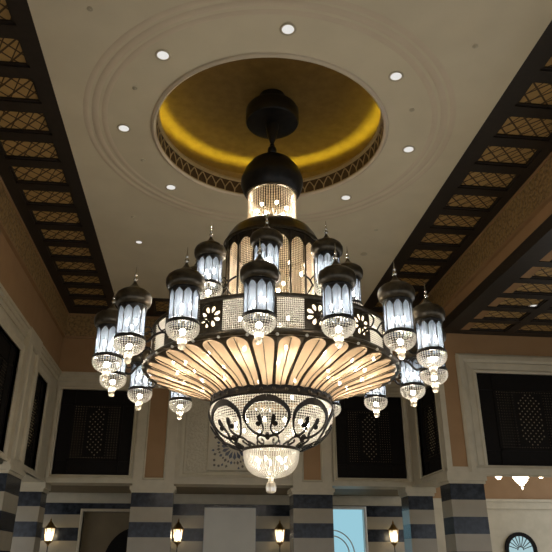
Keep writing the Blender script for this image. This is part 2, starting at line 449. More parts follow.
for k in range(16):
    th = 2*PI*k/16
    lozenge(blue, .16, .40, .33, .045, th)
    lozenge(blue if k % 2 else brown, .43, .55, .49, .035, th+PI/16)
    lozenge(brown, .44, .53, .48, .028, th)
    if k % 2: lozenge(brown, .58, .68, .63, .035, th)
    else: lozenge(blue, .60, .70, .65, .03, th+PI/16)
for qa, qz in ((-1,-1),(1,-1),(1,1),(-1,1)):
    for da_, dz_ in ((.66,.62),(.52,.64),(.67,.46)):
        if sz+qz*dz_ < sz-sr+.16: continue
        brown.prism([(sx+qa*da_+.045*math.cos(t*PI/3), sz+qz*dz_+.045*math.sin(t*PI/3)) for t in range(6)], lambda a, b, d: FAR(a, b, d), -.052, -.044)
blue.octa(FAR(sx, sz, -.05), .09, .09)
struct(blue, 'blue_glass', 'blue_glass', w); struct(brown, 'amber_glass', 'brown_glass', w)

mb = MB(); mb.box((XL-5, YN-.3, 1.6), (15.0, YN, HC+.3)); struct(mb, 'light_block_wall_near', 'cream')  # unseen wall, added so daylight enters low and bounces off the floor
mb = MB(); mb.box((15.0, YN, 2.36), (15.3, YW, HW+.3)); struct(mb, 'light_block_wall_wing', 'cream')  # added out of view to keep high daylight out of the wing
# friezes (cornice under the coffers)
mb = MB(); FAR.box(mb, XL, XR, ZC, HC, -.02, .05); struct(mb, 'trim_5', 'frieze')
mb = MB(); LEFT.box(mb, YN, YF-.06, ZC, HC, -.02, .05); struct(mb, 'trim_6', 'frieze')
mb = MB(); RIGHT.box(mb, YN, YF-.06, ZC, HC, -.02, .05); struct(mb, 'trim_7', 'frieze')
mb = MB()
for pl, b0, b1 in ((FAR, XL+.06, XR-.06), (LEFT, YN, YF-.09), (RIGHT, YN, YF-.09)):
    pl.box(mb, b0, b1, ZC-.03, ZC+.03, -.02, .075); pl.box(mb, b0, b1, HC-.07, HC, .0, .08)
struct(mb, 'trim_8', M['tan'])

# entablature steps at the top of the cream zone, sills and pier facings
mb = MB()
for pl, b0, b1 in ((FAR, XL, XR), (LEFT, YN, YF-.1), (RIGHT, YW+.3, YF-.1)):
    pl.box(mb, b0, b1, ZT-.06, ZT+.02, -.02, .12); pl.box(mb, b0, b1, ZT-.17, ZT-.06, -.02, .08); pl.box(mb, b0, b1, ZT-.30, ZT-.17, -.02, .04)
    pl.box(mb, b0, b1, ZB, ZB+.06, -.02, .10); pl.box(mb, b0, b1, ZB+.06, ZB+.13, -.02, .06)
# wing: frame of the big screen
frame(WING, mb, 8.22-.02, 11.42, 2.85, 5.29, [(.3, -.02), (.3, .05), (.38, .09), (.5, .09), (.56, .05), (.56, -.02)])
WING.box(mb, 8.1, 15, ZB-.03, ZB+.08, -.3, .10)
struct(mb, 'trim_9', 'cream')
def pier(pl, a0, a1, d, t, name, inset='tan'):
    """striped pier with a cap and a panelled upper face"""
    m1 = MB(); pl.box(m1, a0, a1, FLOOR, 2.04, -t, d); o = struct(m1, name, 'stripe')
    m2 = MB()
    pl.box(m2, a0-.03, a1+.03, 2.04, 2.12, -t, d+.03); pl.box(m2, a0-.07, a1+.07, 2.12, 2.24, -t, d+.07); pl.box(m2, a0, a1, 2.24, 2.42, -.02, d+.02)
    pl.box(m2, a0, a0+.30, 2.42, 5.5, -.02, d); pl.box(m2, a1-.30, a1, 2.42, 5.5, -.02, d)
    frame(pl, m2, a0+.36, a1-.36, 2.50, 5.42, [(0, d-.06), (0, d), (.03, d+.03), (.07, d)])
    pl.box(m2, a0, a1, 5.5, ZT-.02 if inset == 'tan' else ZT+.03, -.02, d); struct(m2, 'pier_casing', 'cream', o)
    m3 = MB(); pl.box(m3, a0+.28, a1-.28, 2.4, 5.55, -.02, d-.05); struct(m3, 'pier_inset', inset, o)
    return o
pier(FAR, -2.07, -.76, .10, .8, 'wall_pier_far')
pier(FAR, 3.10, 4.40, .10, .8, 'wall_pier_far.001')
for i, (b0, b1) in enumerate(lp): pier(LEFT, b0, b1, .14, .8, 'wall_pier_left.%03d' % i, 'cream')
# corner piers
mb = MB(); mb.box((XL-.8, YF, FLOOR), (XL, YF+.8, 2.04)); struct(mb, 'wall_pier_corner', 'stripe')
mb = MB(); mb.box((XL-.85, YF-.05, 2.04), (XL+.05, YF+.8, 2.14)); mb.box((XL-.9, YF-.09, 2.14), (XL+.10, YF+.8, ZB)); struct(mb, 'trim_10', 'cream')
mb = MB(); mb.box((XR-.25, YF, FLOOR), (XR+.6, YF+.8, 2.04)); struct(mb, 'wall_pier_corner.001', 'stripe')
mb = MB(); mb.box((XR-.3, YF-.05, 2.04), (XR+.65, YF+.8, 2.14)); mb.box((XR-.35, YF-.09, 2.14), (XR+.7, YF+.8, ZB)); struct(mb, 'trim_11', 'cream')
# pier at the corner of hall and wing
m1 = MB(); m1.box((7.02, YW-.02, FLOOR), (8.02, YW+.75, 2.04)); o = struct(m1, 'wall_pier_wing', 'stripe')
m2 = MB(); m2.box((6.98, YW-.06, 2.04), (8.06, YW+.78, 2.12)); m2.box((6.94, YW-.1, 2.12), (8.1, YW+.8, 2.36)); m2.box((7.0, YW-.04, 2.36), (8.04, YW, 2.5))
m2.box((7.0, YW-.04, 2.5), (7.16, YW+.3, ZT)); m2.box((7.62, YW-.04, 2.5), (8.02, YW, 5.8)); struct(m2, 'pier_casing', 'cream', o)
m3 = MB(); m3.box((7.06, YW-.015, 2.3), (7.96, YW+.29, HW)); struct(m3, 'pier_inset', 'tan', o)

# aisle behind the arcade: soffits, back wall
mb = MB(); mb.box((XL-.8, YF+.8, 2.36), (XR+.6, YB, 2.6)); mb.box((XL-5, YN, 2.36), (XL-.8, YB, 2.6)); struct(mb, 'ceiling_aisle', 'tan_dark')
mb = MB(); mb.box((XR+.6, YW+.3, 5.0), (16, YB, 5.2)); struct(mb, 'ceiling_rear', 'ceiling')
mb = MB(); wall(BACK, mb, -10, 8.4, FLOOR, 2.36, [(-4.1, -2.0, FLOOR, 1.72), (5.08, 6.4, FLOOR, 1.90)], -.3, 0); struct(mb, 'wall_back', 'stripe')
mb = MB(); BACK.box(mb, -10, 8.4, 2.01, 2.36, 0, .06); BACK.box(mb, -10, 8.4, 2.06, 2.3, .06, .12); struct(mb, 'trim_12', 'cream')
mb = MB(); BACK.box(mb, 8.4, 16, FLOOR, 2.0, -.3, 0); struct(mb, 'wall_rear_lower', 'cream')
mb = MB(); BACK.box(mb, 8.4, 16, 2.0, 5.0, -.3, -.01); struct(mb, 'wall_rear_upper', 'tan')
mb = MB(); BACK.box(mb, 8.4, 16, 1.94, 2.3, -.02, .08); BACK.box(mb, 8.4, 16, 2.2, 2.3, .08, .14); struct(mb, 'trim_13', 'cream')
# doorway niche with a dark arched door
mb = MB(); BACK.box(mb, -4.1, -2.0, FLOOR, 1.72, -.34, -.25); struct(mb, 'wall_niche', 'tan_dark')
mb = MB()
frame(BACK, mb, -4.1, -2.0, FLOOR, 1.72, [(0, -.25), (0, .03), (.08, .05), (.1, 0)]); struct(mb, 'trim_14', 'cream')
mb = MB()
arch = [(-1.0-1.0, FLOOR), (-3.25, FLOOR)] + [(-2.05-1.2*math.cos(PI/2*t/10), .0+1.22*math.sin(PI/2*t/10)) for t in range(11)] + [(-2.0, 1.22)]
mb.prism(arch, lambda a, b, d: BACK(a, b, d), -.25, -.2); struct(mb, 'door_1', 'screen_wood')
# bright daylight opening with an arched fanlight
wn[0] += 1
mb = MB(); BACK.box(mb, 5.06, 6.42, FLOOR, 1.92, -.30, -.26); w = struct(mb, 'window_%d' % wn[0], 'sky_pane')
mb = MB(); frame(BACK, mb, 5.12, 6.36, FLOOR, 1.88, [(0, -.26), (0, .03), (.06, .05), (.1, .03), (.1, -.02)]); struct(mb, 'window_frame', 'chrome', w)
mb = MB()
for r in (.66, .86): mb.ribbon([(5.13+r*math.cos(PI/2*t/12), .28+r*math.sin(PI/2*t/12)) for t in range(13)], [.02]*13, lambda a, b, d: BACK(a, b, d), -.26, -.22)
mb.ribbon([(5.13, .3), (6.36, .3)], [.02, .02], lambda a, b, d: BACK(a, b, d), -.26, -.22)
struct(mb, 'window_mullion', 'chrome', w)
# fan window of the rear room
wn[0] += 1
fx, fz, fr_ = 12.45, .45, .52
mb = MB(); mb.prism([(fx+fr_*math.cos(PI*t/20), fz+fr_*math.sin(PI*t/20)) for t in range(21)] + [(fx-fr_, -.6), (fx+fr_, -.6)], lambda a, b, d: BACK(a, b, d), .0, .02)
w = struct(mb, 'window_%d' % wn[0], 'fan_pane')
mb = MB(); mb.ribbon([(fx+(fr_+.05), -.6)]+[(fx+(fr_+.05)*math.cos(PI*t/24), fz+(fr_+.05)*math.sin(PI*t/24)) for t in range(25)]+[(fx-(fr_+.05), -.6)], [.07]*27, lambda a, b, d: BACK(a, b, d), 0, .1)
struct(mb, 'window_frame', 'screen_wood', w)
mb = MB()
for t in range(1, 10):
    th = PI*t/10; mb.ribbon([(fx+.12*math.cos(th), fz+.12*math.sin(th)), (fx+fr_*math.cos(th), fz+fr_*math.sin(th))], [.012, .016], lambda a, b, d: BACK(a, b, d), .02, .04)
mb.ribbon([(fx+.12*math.cos(PI*t/12), fz+.12*math.sin(PI*t/12)) for t in range(13)], [.015]*13, lambda a, b, d: BACK(a, b, d), .02, .04)
struct(mb, 'window_mullion', 'dark_wood', w)

# ================================================================ SMALL THINGS OF THE ROOM
# pale panel standing in the aisle
bd = empty('partition_panel', (1.24, 25.2, FLOOR))
tag(bd, 'tall plain white panel standing against the striped wall below the star lattice', 'panel')
MB().box((-.93, -.04, .05), (.93, .04, 3.45)).build('board', 'board', bd)
MB().box((-.95, -.06, 0), (.95, .06, .05)).box((-.95, -.05, .05), (-.93, .05, 3.47)).box((.93, -.05, .05), (.95, .05, 3.47)).box((-.95, -.05, 3.45), (.95, .05, 3.47)).build('edge_frame', 'chrome', bd)

# wall lanterns
def wall_lantern():
    t = empty('wall_lantern', (0,0,0))
    hexa = lambda r, z: [(r*math.cos(PI/3*k+PI/6), r*math.sin(PI/3*k+PI/6), z) for k in range(6)]
    # roof
    mb = MB().lathe([(.205, .46), (.20, .49), (.13, .56), (.085, .64), (.04, .68), (.03, .71)], 6, a0=0); mb.ball((0,0,.74), .035)
    mb.tube([(0,0,.76), (0,0,.84)], [.014, .003]); mb.build('roof', 'brass', t)
    fr_m = MB()
    for k in range(6):
        a = PI/3*k
        fr_m.tube([(.125*math.cos(a), .125*math.sin(a), .03), (.185*math.cos(a), .185*math.sin(a), .46)], .011, 6)
    fr_m.lathe([(.12,.0),(.135,.0),(.14,.04),(.115,.04)], 6, closed=True); fr_m.build('cage', 'brass', t)
    MB().lathe([(.115, .04), (.172, .455)], 6).build('glass_pane', 'drop', t)
    MB().lathe([(.01,-.14), (.03,-.12), (.045,-.06), (.12,0), (.12,.02)], 6).build('base_cup', 'brass', t)
    for dx in (-.05, .0, .05): MB().ball((dx, .03*(dx == 0), .24), .022, .13).build('bulb', 'flame', t)
    mb = MB(); mb.tube(smooth_path([(0,0,-.12), (0,0,-.45), (0,.06,-.58), (0,.2,-.62), (0,.32,-.5)]), .018, 8)
    mb.tube(smooth_path([(0,.28,-.62), (0,.12,-.72), (0,.02,-.64), (0,.07,-.55)]), .013, 6); mb.build('bracket', 'metal2', t)
    MB().box((-.07,.30,-.85), (.07,.36,-.35)).build('back_plate', 'metal2', t)
    return t
wl = wall_lantern()
wlab = ['lit brass wall lantern beside the left corner pier', 'lit brass wall lantern between the second pier and the white panel',
        'lit brass wall lantern to the right of the white panel', 'lit brass wall lantern to the right of the bright blue opening']
for i, x in enumerate((-5.13, -.63, 3.08, 7.38)):
    o = wl if i == 0 else copy_tree(wl)
    o.location = (x, YB-.36, .66)
    tag(o, wlab[i], 'wall lantern', 'wall lanterns on the striped back wall')

# recessed downlights
def downlight():
    t = empty('downlight', (0,0,0))
    MB().lathe([(.105,.0),(.135,.0),(.14,-.012),(.125,-.02),(.10,-.012)], 28, closed=True).build('trim_ring', 'fitting', t, True)
    MB().lathe([(.104,-.004),(.08,-.016),(.05,-.006),(.02,-.014),(.001,-.010)], 20).build('lamp_glass', 'down', t, True)
    return t
dl = downlight()
dpos = [(-.948,8.687,'round downlight in the ceiling ring, nearer left of the recess'), (1.116,7.852,'round downlight in the ceiling ring, nearest the camera above the canopy'),
        (3.195,8.728,'round downlight in the ceiling ring, nearer right of the recess'), (4.10,10.87,'round downlight in the ceiling ring, directly right of the recess'),
        (3.20,12.95,'round downlight in the ceiling ring, farther right beyond the recess'), (-.949,12.966,'round downlight in the ceiling ring, farther left beyond the recess'),
        (-1.82,10.836,'round downlight in the ceiling ring, directly left of the recess'), (-1.909,15.899,'small round downlight outside the ring, near the left coffers'),]
for i, (x, y, lb) in enumerate(dpos):
    o = dl if i == 0 else copy_tree(dl)
    o.location = (x, y, HC); tag(o, lb, 'downlight', 'downlights in the cream ceiling')
    if i == 7: o.scale = (.8,.8,.8)
o = copy_tree(dl); o.location = (9.1, 15.75, HW+.07); o.scale = (1.1,1.1,1.1)
tag(o, 'round downlight set in the woven coffers of the right wing', 'downlight')
def fitting():
    t = empty('ceiling_fitting', (0,0,0))
    MB().lathe([(.05,.0),(.051,-.008),(.04,-.014),(.018,-.016)], 18).build('plate', 'fitting', t, True)
    MB().lathe([(.018,-.014),(.02,-.024),(.001,-.03)], 12).build('sensor', 'fitting', t, True)
    return t
ft = fitting()
fl = [(-2.05,7.8,'small flush ceiling fitting at the upper left, close to the left coffers'), (-1.5,9.6,'small ceiling fitting between the two nearer left downlights'),
      (-1.52,11.93,'small ceiling fitting between the two farther left downlights'), (-1.95,14.5,'small ceiling fitting just outside the moulded ring, farther left'),
      (4.32,7.86,'small flush ceiling fitting at the upper right of the ceiling'), (3.77,9.61,'small ceiling fitting between the two nearer right downlights'),
      (4.34,14.47,'small ceiling fitting just outside the moulded ring, farther right'), (4.37,15.91,'grey unlit round ceiling fitting near the right coffers')]
for i, (x, y, lb) in enumerate(fl):
    o = ft if i == 0 else copy_tree(ft)
    o.location = (x, y, HC); tag(o, lb, 'ceiling fitting', 'small fittings in the cream ceiling')
    if i == 7: o.scale = (2,2,1.5)

# far crystal chandelier glimpsed in the rear room
fc = empty('crystal_chandelier', (10.93, 21.6, 5.0))
tag(fc, 'glowing crystal chandelier in the rear room, tips showing below the wing wall', 'chandelier')
def zz(z): return z - 5.0
MB().tube([(0,0,zz(5.0)), (0,0,zz(3.2))], .02).build('stem', 'brass', fc)
MB().lathe([(.12,zz(4.98)),(.12,zz(4.9)),(.03,zz(4.86))], 20).build('canopy', 'brass', fc)
b = MB()
for r, z in ((.27,2.80),(.26,2.72),(.23,2.65),(.18,2.57),(.12,2.50),(.06,2.43)):
    n = max(6, int(2*PI*r/.07))
    for k in range(n): b.octa((r*math.cos(2*PI*k/n), r*math.sin(2*PI*k/n), zz(z)), .04)
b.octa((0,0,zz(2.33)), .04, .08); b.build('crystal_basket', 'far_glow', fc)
for k in range(6):
    a = PI/3*k+.15; rr_ = .8
    MB().tube(smooth_path([(0,0,zz(3.2)), (rr_*.5*math.cos(a), rr_*.5*math.sin(a), zz(2.88)), (rr_*math.cos(a), rr_*math.sin(a), zz(2.86))]), .015, 6).build('arm', 'brass', fc)
    c = MB(); px, py = rr_*math.cos(a), rr_*math.sin(a)
    for r, z in ((.10,2.80),(.09,2.74),(.04,2.69)):
        for q in range(8): c.octa((px+r*math.cos(q*PI/4), py+r*math.sin(q*PI/4), zz(z)), .035)
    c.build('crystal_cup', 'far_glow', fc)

# ================================================================ THE GREAT CHANDELIER
CX, CY = 1.185, 10.82
BA = math.atan2(-CY, -CX)                # azimuth that faces the camera
CH = empty('chandelier', (CX, CY, 0))
tag(CH, 'huge dark bronze tiered chandelier with domed crystal lanterns hanging from the gilded recess', 'chandelier')
CH.rotation_euler = (0, 0, BA)           # so that local +X looks at the camera
def pc(R, deg, z): a = R_(deg); return (R*math.cos(a), R*math.sin(a), z)
def part(mb, name, mat, smooth=False, parent=CH): return mb.build(name, mat, parent, smooth)
def around(o, degs):
    """copies of a part (and its sub-parts) turned about the axis"""
    for i, d in enumerate(degs):
        c = o if i == 0 else copy_tree(o, CH)
        c.rotation_euler = (0, 0, R_(d))
def beads(fn, cols, rows, r, rz=None):
    mb = MB()
    for i in range(cols):
        for j in range(rows): mb.octa(fn(i, j), r, rz)
    return mb

# canopy, stem, crowning dome
part(MB().lathe([(.01,8.33),(.14,8.32),(.42,8.33),(.53,8.36),(.555,8.40),(.555,8.66),(.52,8.73),(.40,8.78),(.30,8.82),(.28,9.05),(.01,9.05)], 40), 'canopy', 'metal2', True)
part(MB().lathe([(.14,8.40),(.135,8.26),(.10,8.06),(.06,7.93),(.035,7.86),(.05,7.82),(.04,7.79),(.085,7.74),(.097,7.68),(.08,7.62),(.05,7.58),(.05,7.50)], 24), 'stem', 'metal2', True)
part(MB().lathe([(.02,7.555),(.10,7.54),(.27,7.47),(.43,7.34),(.555,7.15),(.615,6.97),(.62,6.86),(.575,6.72),(.53,6.63),(.50,6.60),(.49,6.62),(.56,6.75),(.585,6.87),(.58,6.97)], 48), 'top_dome', 'metal2', True)
part(MB().lathe([(.50,6.58),(.515,6.60),(.51,6.64),(.46,6.64),(.46,6.58)], 48, closed=True), 'dome_rim', 'metal', True)
# neck curtain of crystal strands
part(beads(lambda i, j: pc(.465, i*6, 6.60-.036*j), 60, 21, .017, .02), 'crystal_curtain', 'crystal_amber')
part(MB().lathe([(.12,6.6),(.12,5.95)], 32), 'curtain_core', 'metal')
# bell-shaped roof
part(MB().lathe([(.44,5.92),(.47,5.90),(.50,5.885),(.64,5.84),(.77,5.74),(.855,5.61),(.895,5.52),(.925,5.47),(.92,5.43),(.89,5.43),(.84,5.48)], 64), 'bell_roof', 'metal', True)

# upper drum: sixteen arched crystal panels between mullions
RD = .835; ZD0, ZD1 = 3.66, 5.46
pn = 22.5
mb = MB()
for k in range(16): mb.tube([pc(RD+.01, k*pn, ZD0), pc(RD+.01, k*pn, ZD1)], .020, 8)
mb.lathe([(RD-.02,ZD1-.04),(RD+.02,ZD1-.04),(RD+.02,ZD1),(RD-.02,ZD1)], 64, closed=True)
mb.lathe([(RD-.03,ZD0),(RD+.05,ZD0),(RD+.05,ZD0+.10),(RD-.03,ZD0+.10)], 64, closed=True)
# ogee spandrels over the panels
def spandrel(mb, R, half, zs, zt, rise, n, off=0, th=.012, pw=.55):
    top = []; 
    for i in range(n+1):
        u = -1+2*i/n; za = zs+rise*(1-abs(u)**(1/pw))**pw if pw != 1 else zs+rise*(1-abs(u))
        top.append((off+u*half, za))
    vs = []
    for d, za in top: vs += [pc(R, d, za), pc(R, d, zt), pc(R+th, d, zt), pc(R+th, d, za)]
    mb.add(vs, [(4*i+k, 4*i+(k+1)%4, 4*i+4+(k+1)%4, 4*i+4+k) for i in range(n) for k in range(4)])
for k in range(16): spandrel(mb, RD, pn/2, 5.08, ZD1, .26, 14, (k+.5)*pn)
part(mb, 'drum_frame', 'metal')
fnp = lambda i, j: pc(RD-.03, -8.6+17.2*i/7, 5.38-.036*j)
b_ = beads(fnp, 8, 47, .0135, .0165)
o = part(b_, 'arched_crystal_panel', 'crystal_amber')
around(o, [(k+.5)*pn for k in range(16)])

# gallery: wide drum with square crystal panels and pierced flowers
RG = 2.075; ZG0, ZG1 = 3.07, 3.655
L0 = -3.5                                  # first lantern's azimuth
mb = MB()
mb.lathe([(RG-.03,ZG1-.05),(RG+.035,ZG1-.05),(RG+.045,ZG1-.02),(RG+.03,ZG1+.02),(RG-.03,ZG1+.02)], 128, closed=True)
mb.lathe([(RG-.03,ZG0-.02),(RG+.05,ZG0-.02),(RG+.06,ZG0+.02),(RG+.03,ZG0+.05),(RG-.03,ZG0+.05)], 128, closed=True)
PW = 5.6                                   # half width of a crystal panel, degrees
for k in range(16):
    c = L0+k*22.5
    a0_, a1_ = c-(11.25-PW), c+(11.25-PW)
    hd_ = math.degrees(.203/RG)
    for b0_, b1_, q0, q1 in ((a0_, c-hd_, ZG0, ZG1), (c+hd_, a1_, ZG0, ZG1), (c-hd_, c+hd_, ZG0, 3.363-.203), (c-hd_, c+hd_, 3.363+.203, ZG1)):
        if b1_ > b0_: mb.lathe([(RG,q0),(RG+.02,q0),(RG+.02,q1),(RG,q1)], 6, closed=True, a0=R_(b0_), a1=R_(b1_))
part(mb, 'gallery_wall', 'metal')
part(MB().lathe([(.80,ZG1+.06),(RG,ZG1+.0),(RG,ZG1-.02),(.80,ZG1+.03)], 64, closed=True), 'gallery_deck', 'metal2')
b_ = beads(lambda i, j: pc(RG+.01, -PW+2*PW*i/13, ZG1-.07-.0345*j), 14, 14, .0175)
o = part(b_, 'crystal_panel', 'crystal')
around(o, [L0+11.25+k*22.5 for k in range(16)])
fg = lambda x, b, d: pc(RG+d, math.degrees(x/RG), 3.363+b)
HS = .205
plate = MB(); pet = MB(); nst = 96; vp = []; vq = []
for k in range(nst+1):
    th = 2*PI*k/nst; u = (math.degrees(th) % 45)-22.5
    q = .055*math.sqrt(max(0, 1-(u/13.5)**2)); ra, rb = .118-q, .118+q
    e = HS/max(abs(math.cos(th)), abs(math.sin(th)))
    for rr_, d in ((.004,.02), (ra,.02), (ra,0), (rb,0), (rb,.02), (e,.02)): vp.append(fg(rr_*math.cos(th), rr_*math.sin(th), d))
    for rr_ in (ra, rb): vq.append(fg(rr_*math.cos(th), rr_*math.sin(th), .008))
plate.add(vp, [(6*k+i, 6*k+i+1, 6*k+7+i, 6*k+6+i) for k in range(nst) for i in (0,1,3,4)])
pet.add(vq, [(2*k, 2*k+1, 2*k+3, 2*k+2) for k in range(nst)])
o = part(plate, 'filigree_flower', 'metal')
pet.build('flower_petals', 'crystal_amber', o)
around(o, [L0+k*22.5 for k in range(16)])

# shell dish of thirty-two glass petals
prof = smooth_path([(1.015,2.54),(1.10,2.61),(1.28,2.70),(1.55,2.79),(1.85,2.895),(2.10,2.975),(2.18,3.02)], 6)
sl = [0]
for (r0,z0_),(r1,z1_) in zip(prof, prof[1:]): sl.append(sl[-1]+math.hypot(r1-r0, z1_-z0_))
def pr(t):
    s_ = max(0, min(1, t))*sl[-1]
    for i in range(len(sl)-1):
        if s_ <= sl[i+1]+1e-9:
            f_ = (s_-sl[i])/(sl[i+1]-sl[i]); return (prof[i][0]+(prof[i+1][0]-prof[i][0])*f_, prof[i][1]+(prof[i+1][1]-prof[i][1])*f_)
NP = 32; PP = 360/NP
def ha(t):
    if t > .955: return 0
    h = PP*(.36+.06*min(1, t/.5))
    if t > .80: h *= math.sqrt(max(0, 1-((t-.80)/.155)**2))
    return h
NT = 26
ts = [i/NT*.8 for i in range(NT-8)]
ts = [.8*i/14 for i in range(15)] + [.8+.155*math.sin(PI/2*i/8) for i in range(1, 9)]
mb = MB(); nu = 6; vs = []
for t in ts:
    r, z = pr(t)
    for i in range(nu+1):
        u = -1+2*i/nu; bulge = .022*(1-u*u)*min(1, r/1.6)
        vs.append(pc(r+bulge*.4, u*max(ha(t), .02), z-bulge))
mb.add(vs, [(a*(nu+1)+i, a*(nu+1)+i+1, (a+1)*(nu+1)+i+1, (a+1)*(nu+1)+i) for a in range(len(ts)-1) for i in range(nu)])
o = part(mb, 'petal', 'petal', True)
path = []
for t in ts[:-1]:
    r, z = pr(t); b_ = .022*min(1, r/1.6); path.append(pc(r+b_*.4, 0, z-b_-.004))
MB().tube(path, .0085, 5).build('petal_rib', 'metal', o)
around(o, [L0+k*PP for k in range(NP)])
mb = MB()
ts2 = ts + [.975, 1.0]
for k in range(NP):
    vs = []; c = L0+(k+.5)*PP; ns = 3
    for t in ts2:
        r, z = pr(t); w_ = PP/2-ha(t)
        for i in range(ns): vs.append(pc(r, c-w_+2*w_*i/(ns-1), z-.010*(1-abs(i-1))))
    mb.add(vs, [(a*ns+i, a*ns+i+1, (a+1)*ns+i+1, (a+1)*ns+i) for a in range(len(ts2)-1) for i in range(ns-1)])
part(mb, 'dish_frame', 'metal')
part(MB().lathe([(2.16,2.99),(2.20,2.985),(2.225,3.01),(2.21,3.04),(2.15,3.06),(2.06,3.06),(2.06,3.03)], 128, closed=True), 'dish_rim', 'metal', True)
# small crystal studs along the rim
o = part(MB().ball(pc(2.205, 0, 2.985), .026, seg=8, rings=5), 'rim_stud', 'crystal')
around(o, [L0+(k+.5)*PP for k in range(32)])

# collar under the dish, with studs
cl_ = part(MB().lathe([(.98,2.56),(1.03,2.575),(1.045,2.55),(1.03,2.525),(1.03,2.465),(1.045,2.44),(1.02,2.415),(.98,2.42)], 96, closed=True), 'collar', 'metal2', True)
for k in range(32):
    MB().lathe([(.001,.010),(.012,.010),(.014,.016),(.024,.016),(.028,.0)], 12).build('stud', 'metal', cl_)
for k, s_ in enumerate(cl_.children):
    s_.matrix_local = Matrix.Rotation(R_(L0+(k+.5)*PP), 4, 'Z') @ Matrix.Translation((1.03,0,2.495)) @ Matrix.Rotation(PI/2, 4, 'Y')

# bowl of beaded net with eight scroll ornaments
bp = smooth_path([(1.005,2.42),(1.03,2.32),(1.02,2.19),(.97,2.06),(.87,1.93),(.72,1.82),(.57,1.76),(.48,1.73)], 8)
bl_ = [0]
for (r0,z0_),(r1,z1_) in zip(bp, bp[1:]): bl_.append(bl_[-1]+math.hypot(r1-r0, z1_-z0_))
def bow(s_):
    s_ = max(0, min(bl_[-1]-1e-6, s_))
    for i in range(len(bl_)-1):
        if s_ <= bl_[i+1]:
            f_ = (s_-bl_[i])/(bl_[i+1]-bl_[i]); r = bp[i][0]+(bp[i+1][0]-bp[i][0])*f_; z = bp[i][1]+(bp[i+1][1]-bp[i][1])*f_
            dr, dz = bp[i+1][0]-bp[i][0], bp[i+1][1]-bp[i][1]; l = math.hypot(dr, dz); return r, z, -dz/l, dr/l
NB = 150; rows = int(bl_[-1]/.040)
def fb(i, j): r, z, _, _ = bow((j+.5)*bl_[-1]/rows); return pc(r, i*360/NB, z)
def fb2(i, j): r, z, nr, nz = bow(j*bl_[-1]/rows+.001); return pc(r-.045*nr, (i+.5)*360/NB, z-.045*nz)
b_ = beads(fb, NB, rows, .0205)
part(b_, 'crystal_bowl', 'crystal')
# scroll ornament, drawn in pixels of its front view: x sideways, y = height measured on the bowl
ytab = [(r, z) for r, z in bp]
def front_y(r, z):
    P = Vector((CX+r*math.cos(BA), CY+r*math.sin(BA), z)); d = P.dot(fw); return 276-F*P.dot(up)/d
fy = [front_y(r, z) for r, z in bp]
def s_of_y(y):
    for i in range(len(fy)-1):
        if fy[i] <= y <= fy[i+1]: return bl_[i]+(bl_[i+1]-bl_[i])*(y-fy[i])/(fy[i+1]-fy[i])
    return 0 if y < fy[0] else bl_[-1]
def fo(x, y, d):
    r, z, nr, nz = bow(s_of_y(y-1.2)); return pc(r+nr*d, math.degrees(x/63.5), z+nz*d)
mb = MB(); y0b = fy[0]; 
for sg in (-1, 1):
    P_ = smooth_path([(0,399.5),(-7,400.3),(-14,403.5),(-20,409),(-22.5,416.5),(-21,424.5),(-16.5,431),(-11,434),(-6.5,432.3),(-4.2,428),(-5.2,423),(-7,418.5),(-6.3,414.5)], 5)
    n = len(P_)
    Wd = []
    for i in range(n):
        f_ = i/(n-1)
        Wd.append(3.3-2.4*min(1, f_/.42) if f_ < .42 else (.85 if f_ < .84 else max(.25, .85+1.7*math.sin(PI*(f_-.84)/.16)-.6*(f_-.84)/.16)))
    mb.ribbon([(sg*x, y) for x, y in P_], Wd, fo, .012, .040)
    mb.prism([(sg*(-8.9+2.9*math.cos(2*PI*t/10)), 423.6+2.2*math.sin(2*PI*t/10)) for t in range(10)], fo, .012, .040)
    Q_ = smooth_path([(-1.5,436.5),(-5,435.5),(-10,434.8),(-14.5,436.8),(-15.8,440.5),(-12.8,443.6),(-8.8,443),(-7.2,440.3),(-9.6,438.8)], 5)
    mb.ribbon([(sg*x, y) for x, y in Q_], [.8]*len(Q_), fo, .012, .036)
    Q_ = smooth_path([(-15.6,440),(-19,441.5),(-22,444.5)], 5)
    mb.ribbon([(sg*x, y) for x, y in Q_], [.8]*len(Q_), fo, .012, .036)
mb.prism([(3.2*math.cos(2*PI*t/14), 435.2+2.9*math.sin(2*PI*t/14)) for t in range(14)], fo, .012, .055)
o = part(mb, 'scroll_ornament', 'metal2')
around(o, [-4.4+45*k for k in range(8)])
part(MB().lathe([(.45,1.765),(.48,1.77),(.495,1.745),(.485,1.705),(.47,1.68),(.44,1.68)], 64, closed=True), 'lower_collar', 'metal', True)
# bottom basket and drop
kp = smooth_path([(.455,1.675),(.445,1.585),(.425,1.495),(.375,1.405),(.30,1.34),(.20,1.30),(.10,1.28)], 5)
mb = MB(); NK = 72
for j, (r, z) in enumerate(kp):
    n = NK if r > .3 else (48 if r > .2 else 24)
    for k in range(n): mb.octa(pc(r, k*360/n, z), .0175)
part(mb, 'crystal_basket', 'crystal')
part(MB().lathe([(.03,1.30),(.045,1.26),(.05,1.20),(.078,1.18),(.088,1.12),(.08,1.06),(.055,1.035),(.02,1.03)], 12), 'crystal_drop', 'drop')

